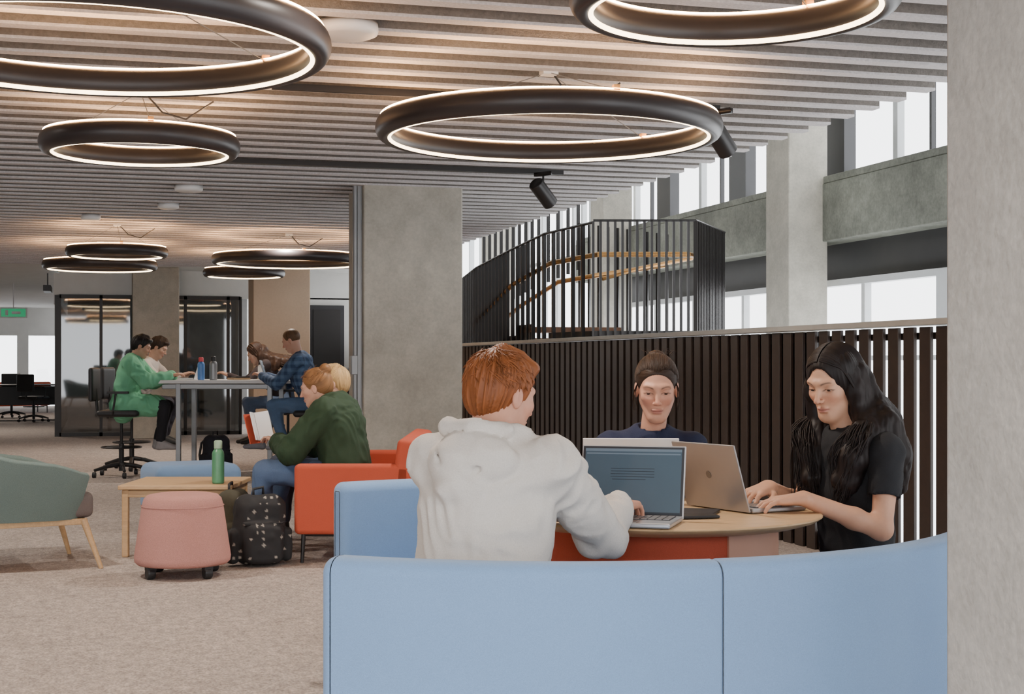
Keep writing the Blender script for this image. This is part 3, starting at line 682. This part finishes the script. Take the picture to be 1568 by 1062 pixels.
def longhair(e,M,hair,zs,n,yfront=.12,ls=.10,rad=.0062,zt=.78,h=.005):
    Mi=lambda p: np.array(M@Vector(p))
    hb=np.array(hair,float)
    lk=[]
    for sx in (-1,1):
        lk.append(([Mi((sx*.072,-.005,.04)),Mi((sx*.082,-.005,-.03)),Mi((sx*.080,-.008,-.09)),V3(sx*(ls+.025),yfront*.6,zs-.03),V3(sx*(ls+.02),yfront,zs-.10),V3(sx*ls,yfront+.012,zs-.17),V3(sx*ls*.9,yfront+.01,zt+.02)],[.020,.028,.036,.044,.044,.038,.014]))
        lk.append(([Mi((sx*.065,-.05,.02)),Mi((sx*.075,-.06,-.08)),V3(sx*.10,-.01,zs-.0),V3(sx*.12,-.04,zs-.09),V3(sx*.11,-.07,zs-.20)],[.035,.045,.05,.045,.022]))
    lk.append(([Mi((0,-.08,.0)),Mi((0,-.085,-.10)),V3(0,-.06,zs),V3(0,-.09,zs-.1),V3(0,-.10,zs-.22)],[.07,.07,.08,.075,.03]))
    f=Field([p for a,_ in lk for p in a],.09,h)
    for a,r in lk:
        for k in range(len(a)-1): f.cone(a[k],a[k+1],r[k],r[k+1],k=.03)
    f.cone(Mi((0,.085,.05)),Mi((0,.085,-.09)),.052,.050,k=.01,op='s')
    st=lambda V: vn(V*np.array([70,70,7]))*.6+vn(V*np.array([150,150,12])+5)*.4
    fobj('hair_mass',f,hairm,e,col=lambda V: hb[None]*(1+.5*st(V))[:,None],disp=lambda V:.006*st(V)+.007*vn(V*np.array([24,24,9])))
    mb=MB(); rx,ry,rz_=.083,.1005,.0925
    def surf(x,y): return .034+rz_*math.sqrt(max(0,1-(x/rx)**2-((y+.018)/ry)**2))
    for i in range(n):
        sx=-1 if i%2 else 1; q=rng.rand(); jit=lambda s: rng.normal(size=3)*s
        y0=-.095+.155*q; out=.002*rng.rand()
        p0=Mi((sx*.003,y0,surf(.003,y0)+out)); x1=.045
        p1=Mi((sx*x1,y0*.93-.003,surf(x1,y0*.93-.003)+out))
        y2=min(y0*.8-.01,.035); x2=rx*math.sqrt(max(.05,1-((y2+.018)/ry)**2-(.02/rz_)**2)); p2=Mi((sx*(x2+out),y2,.052))
        x3=max(x2,.080)+.006; p3=Mi((sx*(x3+.008+out),-.075+.095*q,-.03)) ; p4=Mi((sx*(.100+out),-.085+.10*q,-.10))
        yb=(yfront+.03+.012*rng.uniform(-1,1) if q>.45 else -.05); xs=ls+.042*rng.uniform(-1,1) if q>.45 else .085
        L=rng.uniform(.72,1.08)
        b1=V3(sx*(xs+.03)+p4[0]*.2, p4[1]*.25+yb*.75, zs-.02)+jit(.008)
        b2=V3(sx*xs+p4[0]*.2, yb, zs-.10)+jit(.010); b3=V3(sx*xs*.8+p4[0]*.2, yb+.005, zs-.09-(zs-.09-zt)*L)+jit(.010)
        ctrl=[p0,p1,p2,p3,p4,b1,b2,b3]; pts=[]
        for k in range(len(ctrl)-1):
            a=ctrl[max(k-1,0)];b=ctrl[k];c=ctrl[k+1];d=ctrl[min(k+2,len(ctrl)-1)]
            for t in (0,.33,.66):
                pts.append(.5*((2*b)+(-a+c)*t+(2*a-5*b+4*c-d)*t*t+(-a+3*b-3*c+d)*t**3))
        pts.append(ctrl[-1]); ph=xs*40+rng.rand()*.8; m=len(pts)
        for k in range(m):
            w=max(0,(k-12)/m)*.024; pts[k]=pts[k]+V3(math.sin(k*.75+ph),math.cos(k*.65+ph),0)*w
        rd=[rad*(.5 if k==0 else 1)*(1-.75*(k/(m-1))**4) for k in range(m)]
        mb.tube(pts,rd,5)
    o=mb.obj('hair_long',[hairm],e,smooth=True); colstrands(o,hair,.5)
def hand(f,w,d,up,side,curl=.25,spread=1.0,s=1.0):
    w=V3(*w); y=V3(*d); y/=np.linalg.norm(y); z=V3(*up); z=z-y*(z@y); z/=np.linalg.norm(z); x=np.cross(y,z); sg=-1 if side=='R' else 1
    T=lambda a,b,c: w+(x*a*sg+y*b+z*c)*s
    bx=[.030,.010,-.010,-.028]; by=[.090,.094,.090,.081]; ln=[.070,.078,.073,.057]; rr=[.0088,.009,.0086,.0076]
    for i in range(4):
        b=T(bx[i],by[i],0); f.cone(T(bx[i]*.55,.0,0),b,.017*s,.0118*s,k=.012)
        a=.18+curl*.3; p=(bx[i],by[i],0.0); sp=bx[i]*1.6*spread
        for j,fr in enumerate((.45,.31,.24)):
            L=ln[i]*fr; q=(p[0]+L*math.sin(sp)*1.0,p[1]+L*math.cos(a),p[2]-L*math.sin(a))
            f.cone(T(*p),T(*q),rr[i]*s*(1-.08*j),rr[i]*s*(1-.08*(j+1)),k=.003); p=q; a+=curl*(1.3 if j==0 else .9)+.12
    pts=[(.018,.018,-.006),(.044,.046,-.014),(.056,.072,-.02),(.058,.095,-.026)]; r=[.015,.0115,.0098,.008]
    for j in range(3): f.cone(T(*pts[j]),T(*pts[j+1]),r[j]*s,r[j+1]*s,k=.007)
PN=[0]
def person(name,uv,dr,J,top,pants,skin,hair,style,hrot=(0,.3,0),shoe=(.02,.02,.02),sleeve='long',t=.0,w=1.0,h=.0075,hh=.0026,down=True,topcol=None,hands=None,foldamp=.006,hood=False,extra=None,sk=1.0,brow=None,zoff=0,lip=(.45,.17,.13),fem=False):
    PN[0]+=1; mn='person_%d'%PN[0]
    loc=P(uv[0],uv[1],zoff); e=empty(name,loc,yaw(*dr)); J={k:V3(*v) for k,v in J.items()}
    fl=([0,1,0],.72); pel,ch,nk=J['hip'],J['chest'],J['neck']; mid=(pel+ch)/2
    keysp=[J[k] for k in ('hip','chest','neck','shL','shR')]
    keysp+= [J['elL'],J['elR']] + ([J['wrL'],J['wrR']] if sleeve=='long' else [])
    f=Field(keysp,.24,h); sm_=(J['shL']+J['shR'])/2
    f.cone(pel+V3(0,0,-.01),mid,.155*w+t,.138*w+t,k=.05,flat=fl); f.cone(mid,ch,.138*w+t,.152*w+t,k=.06,flat=fl)
    f.cone(ch,sm_+V3(0,0,-.03),.152*w+t,.115*w+t,k=.06,flat=([0,1,0],.66))
    f.cone(J['shL']*.85+sm_*.15,J['shR']*.85+sm_*.15,.058*w+t*.7,k=.05)
    f.cone(sm_,nk*.55+sm_*.45,.075*w,.062+t*.3,k=.04)
    for s_ in 'LR':
        sh,el,wr=J['sh'+s_],J['el'+s_],J['wr'+s_]
        if sleeve=='long':
            f.cone(sh,el,.058*w+t,.046*w+t,k=.022); d=(wr-el); f.cone(el,el+d*.96,.046*w+t,.033*w+t*.8,k=.02)
            cu=el+d*.93; f.cone(cu-d*.05,cu+d*.04,.035*w+t*.8,.033*w+t*.6,k=.006)
        else:
            m=sh+(el-sh)*.58; f.cone(sh,m,.059*w,.056*w,k=.025)
            dd=(el-sh)/np.linalg.norm(el-sh); f.cone(m+dd*.045,m+dd*.12,.062,.06,k=.004,op='s')
    if hood:
        f.ell(nk+V3(0,-.130,-.045),(.122,.070,.075),k=.008)
        f.ell(nk+V3(-.02,-.160,-.105),(.070,.048,.055),k=.018)
        ringp=[(.080,.05,-.02),(.098,-.03,.015),(.085,-.10,.035),(0,-.135,.045),(-.085,-.10,.038),(-.098,-.03,.02),(-.08,.05,-.02),(-.0,.10,-.06),(.08,.05,-.02)]
        for a,b in zip(ringp[:-1],ringp[1:]): f.cone(nk+V3(*a),nk+V3(*b),.019,.019,k=.006)
        f.ell(nk+V3(0,-.085,.035),(.066,.048,.055),k=.010,op='s')
        f.cone(nk+V3(.10,-.12,-.01),nk+V3(0,-.225,-.09),.008,.006,k=.010,op='s')
        f.cone(nk+V3(-.10,-.13,.0),nk+V3(-.04,-.225,-.07),.007,.005,k=.010,op='s')
    if extra: extra(f,J)
    f.cone(nk+V3(0,.0,.0),nk+V3(0,.01,.10),.050,.052,k=.004,op='s')
    def disp(V):
        wv=np.stack([vn(V*5+7),vn(V*5+13),vn(V*5+21)],1)*.9
        a=1-np.abs(vn(V*np.array([9,9,6])+wv*2))*2; b=1-np.abs(vn(V*np.array([20,20,11])+wv*3))*2
        return foldamp*(a*.7+b*.5)-foldamp*.3+ .0008*vn(V*60)
    tm=mat(mn+'_top',top,.85,n=[(300,.08)],b=(350,.2),vcol=topcol is not None)
    fobj('upper_garment',f,tm,e,col=topcol,disp=disp)
    hs=.09*w; hL,hR=pel+V3(-hs,0,-.0),pel+V3(hs,0,-.0)
    f=Field([pel]+[J[k] for k in ('knL','knR','anL','anR')],.2,max(h,.008))
    f.cone(hL,hR,.10*w,k=.04); f.cone(pel,pel+V3(0,.0,.08),.14*w,.13*w,k=.04,flat=fl)
    for hp,s_ in ((hL,'L'),(hR,'R')):
        kn,an=J['kn'+s_],J['an'+s_]; f.cone(hp,kn,.090*w,.066*w,k=.03); f.cone(kn,an+(kn-an)*.1,.064*w,.048*w,k=.02)
    pm=mat(mn+'_trousers',pants,.9,n=[(5,.15),(250,.12)],b=(300,.2))
    fobj('trousers',f,pm,e,disp=lambda V: .006*(1-np.abs(vn(V*np.array([14,14,10])+vn(V*6)[:,None]*2))*2)-.002)
    for s_ in 'LR':
        an=J['an'+s_]; td=J.get('toe'+s_,an+V3(0,.17,-.05)); d=td-an
        f=Field([an,td],.09,.008 if h<.009 else .01)
        f.cone(an+V3(0,0,.01),an+V3(0,-.015,-.04),.042,.036,k=.02); f.cone((an[0],an[1]-.02,an[2]-.05),td,.033,.030,k=.02,flat=([0,0,1],.8)); f.cone(an,td+V3(0,-.05,.01),.04,.028,k=.02)
        fobj('shoe_'+s_,f,mat(mn+'_shoes',shoe,.6,n=[(20,.1)]),e)
    hands=hands or {}
    for s_ in 'LR':
        sh,el,wr=J['sh'+s_],J['el'+s_],J['wr'+s_]; hd=hands.get(s_,{}); d=V3(*hd.get('d',tuple(wr-el))); d=d/np.linalg.norm(d); up=hd.get('up',(0,0,1))
        pts=[wr,wr+d*.19]
        if sleeve=='short': pts+=[el,sh+(el-sh)*.45]
        f=Field(pts,.065,.0032 if h<.009 else .006)
        if sleeve=='short':
            a=sh+(el-sh)*.45; f.cone(a,el,.042*w,.036*w,k=.01); f.cone(el,el+(wr-el)*.35,.037*w,.036*w,k=.02); f.cone(el+(wr-el)*.35,wr,.036*w,.024,k=.02)
        else: f.cone(wr-(wr-el)/np.linalg.norm(wr-el)*.03,wr,.025,.024,k=.01)
        hand(f,wr,d,up,s_,curl=hd.get('curl',.28),s=sk*hd.get('s',1.0))
        sc=np.array(skin)
        def hc(V,sc=sc): return sc[None]*(1+.06*vn(V*35))[:,None]*np.array([1,.96,.95])
        fobj('arm_'+s_ if sleeve=='short' else 'hand_'+s_,f,skinm,e,col=hc)
    M=head(e,Vector(J['head']),hrot,J['neck']+V3(0,-.005,-.03),skin,hair,style,h=hh,down=down,neckr=.054 if w>=1 else .044,s=sk,brow=brow,lip=lip,fem=fem)
    return e,M,J
# --- ginger-haired man
J=dict(hip=(0,0,.50),chest=(-.005,.10,.83),neck=(-.01,.155,.995),head=(-.02,.215,1.112),shL=(-.158,.11,.94),shR=(.17,.13,.935),
 elL=(-.17,.36,.75),elR=(.215,.335,.735),wrL=(.03,.545,.80),wrR=(.185,.55,.80),knL=(-.14,.40,.50),knR=(.14,.40,.50),anL=(-.13,.46,.10),anR=(.13,.46,.10))
person('seated_man',(-.10,3.70),(.42,.906),J,(.68,.63,.575),(.03,.035,.05),(.62,.32,.22),(.24,.078,.026),'short',hrot=(-.42,.22,0),t=.013,w=1.04,hood=True,foldamp=.012,
 hands={'R':dict(d=(-.02,1,-.05),curl=.35),'L':dict(d=(.35,1,-.05),curl=.35)},brow=(.35,.15,.06),lip=(.5,.22,.17))
# --- woman facing camera
J=dict(hip=(0,0,.50),chest=(0,.05,.79),neck=(-.005,.085,.965),head=(-.018,.135,1.108),shL=(-.15,.07,.90),shR=(.15,.07,.90),
 elL=(-.21,.16,.70),elR=(.21,.16,.70),wrL=(-.07,.36,.80),wrR=(.07,.36,.80),knL=(-.10,.33,.50),knR=(.10,.33,.50),anL=(-.11,.36,.10),anR=(.11,.36,.10))
person('seated_woman',(.5,5.33),(-.05,-1),J,(.010,.016,.05),(.03,.03,.04),(.60,.31,.21),(.034,.018,.011),'pony',hrot=(-.02,.24,0),w=.90,sk=.98,foldamp=.005,brow=(.045,.022,.013),fem=True)
# --- woman on the right with long dark hair
J=dict(hip=(0,0,.50),chest=(0,.035,.80),neck=(.01,.055,.985),head=(.03,.085,1.135),shL=(-.165,.04,.925),shR=(.155,.06,.935),
 elL=(-.20,.10,.69),elR=(.21,.06,.725),wrL=(-.085,.31,.785),wrR=(.137,.265,.80),knL=(-.24,.33,.50),knR=(-.12,.36,.50),anL=(-.24,.36,.10),anR=(-.1,.38,.10))
e,M,JJ=person('seated_woman',(1.12,4.72),(-.87,-.49),J,(.008,.008,.010),(.15,.20,.26),(.60,.33,.21),(.012,.008,.007),'long',hrot=(.22,.32,0),sleeve='short',w=.88,sk=1.0,foldamp=.006,fem=True,
 hands={'L':dict(d=(.45,.9,-.08),curl=.22),'R':dict(d=(-.35,.95,-.12),curl=.3)},brow=(.03,.02,.02))
longhair(e,M,(.014,.009,.008),1.0,620,yfront=.115,ls=.072,zt=.76,rad=.0027)
# --- background people
bh=dict(h=.012,hh=.0052)
def coat(f,J):
    for s_ in 'LR': f.cone(J['hip']+V3(-.09 if s_=='L' else .09,0,0),J['kn'+s_]*.75+J['hip']*.25,.125,.11,k=.04)
J=dict(hip=(0,0,.76),chest=(0,.08,1.08),neck=(0,.12,1.25),head=(0,.19,1.37),shL=(-.17,.10,1.19),shR=(.17,.10,1.19),elL=(-.2,.28,1.0),elR=(.2,.28,1.0),wrL=(-.08,.5,1.06),wrR=(.08,.5,1.06),
 knL=(-.1,.44,.74),knR=(.1,.44,.74),anL=(-.08,.34,.36),anR=(.08,.40,.36))
person('seated_woman',(-4.1,15.5),(1,.06),J,(.15,.44,.26),(.015,.015,.02),(.45,.26,.18),(.012,.01,.01),'short',t=.03,extra=coat,hrot=(0,.35,0),shoe=(.35,.33,.33),foldamp=.012,**bh)
stool(-4.12,15.5,1,.06)
def sit_high(dx=0,lean=.12,z=0):
    return dict(hip=(0,0,.76),chest=(0,lean*.7,1.07),neck=(0,lean,1.24),head=(0,lean+.07,1.37),shL=(-.17,lean*.85,1.18),shR=(.17,lean*.85,1.18),elL=(-.22,lean+.17,.98),elR=(.22,lean+.17,.98),wrL=(-.08,lean+.36,1.06),wrR=(.1,lean+.36,1.06),
     knL=(-.11,.43,.75),knR=(.11,.43,.75),anL=(-.1,.32,.36),anR=(.1,.36,.36))
J=sit_high(lean=.22); person('seated_person',(-4.25,16.5),(1,-.08),J,(.60,.54,.50),(.05,.05,.07),(.52,.33,.24),(.03,.018,.012),'short',hrot=(0,.5,0),**bh); stool(-4.27,16.5,1,-.08)
def plaid(V):
    a=.5+.5*np.sign(np.sin(V[:,2]*85)); b=.5+.5*np.sign(np.sin((V[:,0]+V[:,1])*85)); k=(a+b)/2
    return np.array([.03,.06,.13])[None]*(1-k[:,None])+np.array([.10,.17,.30])[None]*k[:,None]
J=sit_high(lean=.2); J['head']=(0,.27,1.43); J['neck']=(0,.2,1.29); J['shL']=(-.2,.16,1.22); J['shR']=(.2,.16,1.22); J['anR']=(.1,.62,.36); J['knR']=(.11,.46,.74)
person('seated_man',(-2.05,15.4),(-1,.1),J,(1,1,1),(.10,.17,.30),(.55,.31,.22),(.12,.065,.035),'bald',topcol=plaid,hrot=(0,.45,0),w=1.08,t=.012,shoe=(.25,.25,.28),**bh); stool(-2.03,15.4,-1,.1)
J=sit_high(lean=.28); J['head']=(0,.34,1.30); J['neck']=(0,.28,1.19)
e,M,_=person('seated_woman',(-2.55,16.6),(-.95,-.2),J,(.05,.035,.035),(.10,.14,.22),(.52,.33,.24),(.06,.03,.018),'long',hrot=(.2,.5,0),w=.92,**bh); longhair(e,M,(.06,.03,.018),1.2,70,yfront=.2,ls=.08,rad=.009,zt=1.0,h=.01); stool(-2.53,16.6,-.95,-.2)
J=dict(hip=(0,0,.50),chest=(0,.06,.80),neck=(0,.15,.94),head=(0,.215,1.04),shL=(-.18,.09,.89),shR=(.18,.09,.89),elL=(-.26,.27,.66),elR=(.26,.22,.64),wrL=(-.10,.42,.70),wrR=(.13,.42,.70),
 knL=(-.13,.50,.52),knR=(.13,.50,.52),anL=(-.12,.58,.10),anR=(.12,.58,.10))
e,_,_=person('seated_woman',(-1.02,9.15),(-.93,.25),J,(.022,.05,.022),(.10,.155,.27),(.58,.34,.25),(.24,.12,.05),'bun',hrot=(.15,.25,0),t=.03,w=1.12,foldamp=.012,h=.009,hh=.0038,
 hands={'L':dict(d=(.3,.8,.3),up=(0,-.6,.8),curl=.5),'R':dict(d=(-.3,.8,.3),up=(0,-.6,.8),curl=.5)})
mb=MB(); mb.box((-.06,0,0),(.12,.008,.18),0,R=Matrix.Rotation(.35,3,'Z')); mb.box((.06,0,0),(.12,.008,.18),0,R=Matrix.Rotation(-.35,3,'Z')); mb.box((0,.03,-.01),(.22,.006,.19),1)
o=mb.obj('open_notebook',[white,redf],loc=P(-1.60,9.3,.80),rz=yaw(-.9,.3)); o.rotation_euler[0]=-.25
J=dict(hip=(0,0,.50),chest=(0,.05,.80),neck=(0,.12,.94),head=(0,.14,1.06),shL=(-.17,.08,.89),shR=(.17,.08,.89),elL=(-.22,.25,.66),elR=(.22,.25,.66),wrL=(-.10,.42,.64),wrR=(.1,.42,.64),
 knL=(-.12,.48,.52),knR=(.12,.48,.52),anL=(-.12,.52,.10),anR=(.12,.52,.10))
person('seated_person',(-1.06,9.85),(-1,.1),J,(.10,.10,.10),(.05,.06,.09),(.58,.36,.27),(.55,.37,.17),'short',hrot=(.1,.1,0),**bh)
mb=MB(); mb.box((0,0,.73),(1.6,.7,.03)); 
for sx in (-1,1): mb.box((sx*.7,0,.36),(.05,.6,.72))
mb.box((0,.2,.5),(1.4,.03,.4)); mb.obj('desk',[black],loc=P(-10.3,31,0),rz=.1,bevel=.005)
stool(-9.7,29.8,.3,1,.5); stool(-10.9,32,-.3,1,.5)
# ================================================================= LIGHT / WORLD / CAMERA
sc=bpy.context.scene
w=bpy.data.worlds.new('daylight'); sc.world=w; w.use_nodes=True; bg=w.node_tree.nodes['Background']; bg.inputs[0].default_value=(.95,.97,1,1); bg.inputs[1].default_value=5.0
def add_fill(x,y,z=2.6,pw=60,col=(1,.90,.80)):  # unseen fill spots below the ceiling, added to brighten the room
    l=bpy.data.lights.new('fill_spot','SPOT'); l.energy=pw; l.spot_size=2.5; l.spot_blend=.8; l.shadow_soft_size=.08; l.color=col
    o=bpy.data.objects.new('fill_spot',l); COL.objects.link(o); o.location=(x,y,z)
for x,y in ((-1.5,1.5),(.8,1.0),(-2.5,5),(1.0,5.0),(-.8,8.2),(2.4,9.0),(-1.0,11.7),(2.0,16.4),(-1.5,16.2),(.6,20.3),(-3.5,20),(-2,27),(1,27),(-2,34)): add_fill(x,y,pw=170)
cam=bpy.data.cameras.new('camera'); cam.sensor_width=36; cam.lens=2250/1568*36; cam.shift_y=24/1568; cam.clip_end=200
co=bpy.data.objects.new('camera',cam); COL.objects.link(co); co.location=(0,0,1.2); co.rotation_euler=(math.pi/2,0,-TH); sc.camera=co
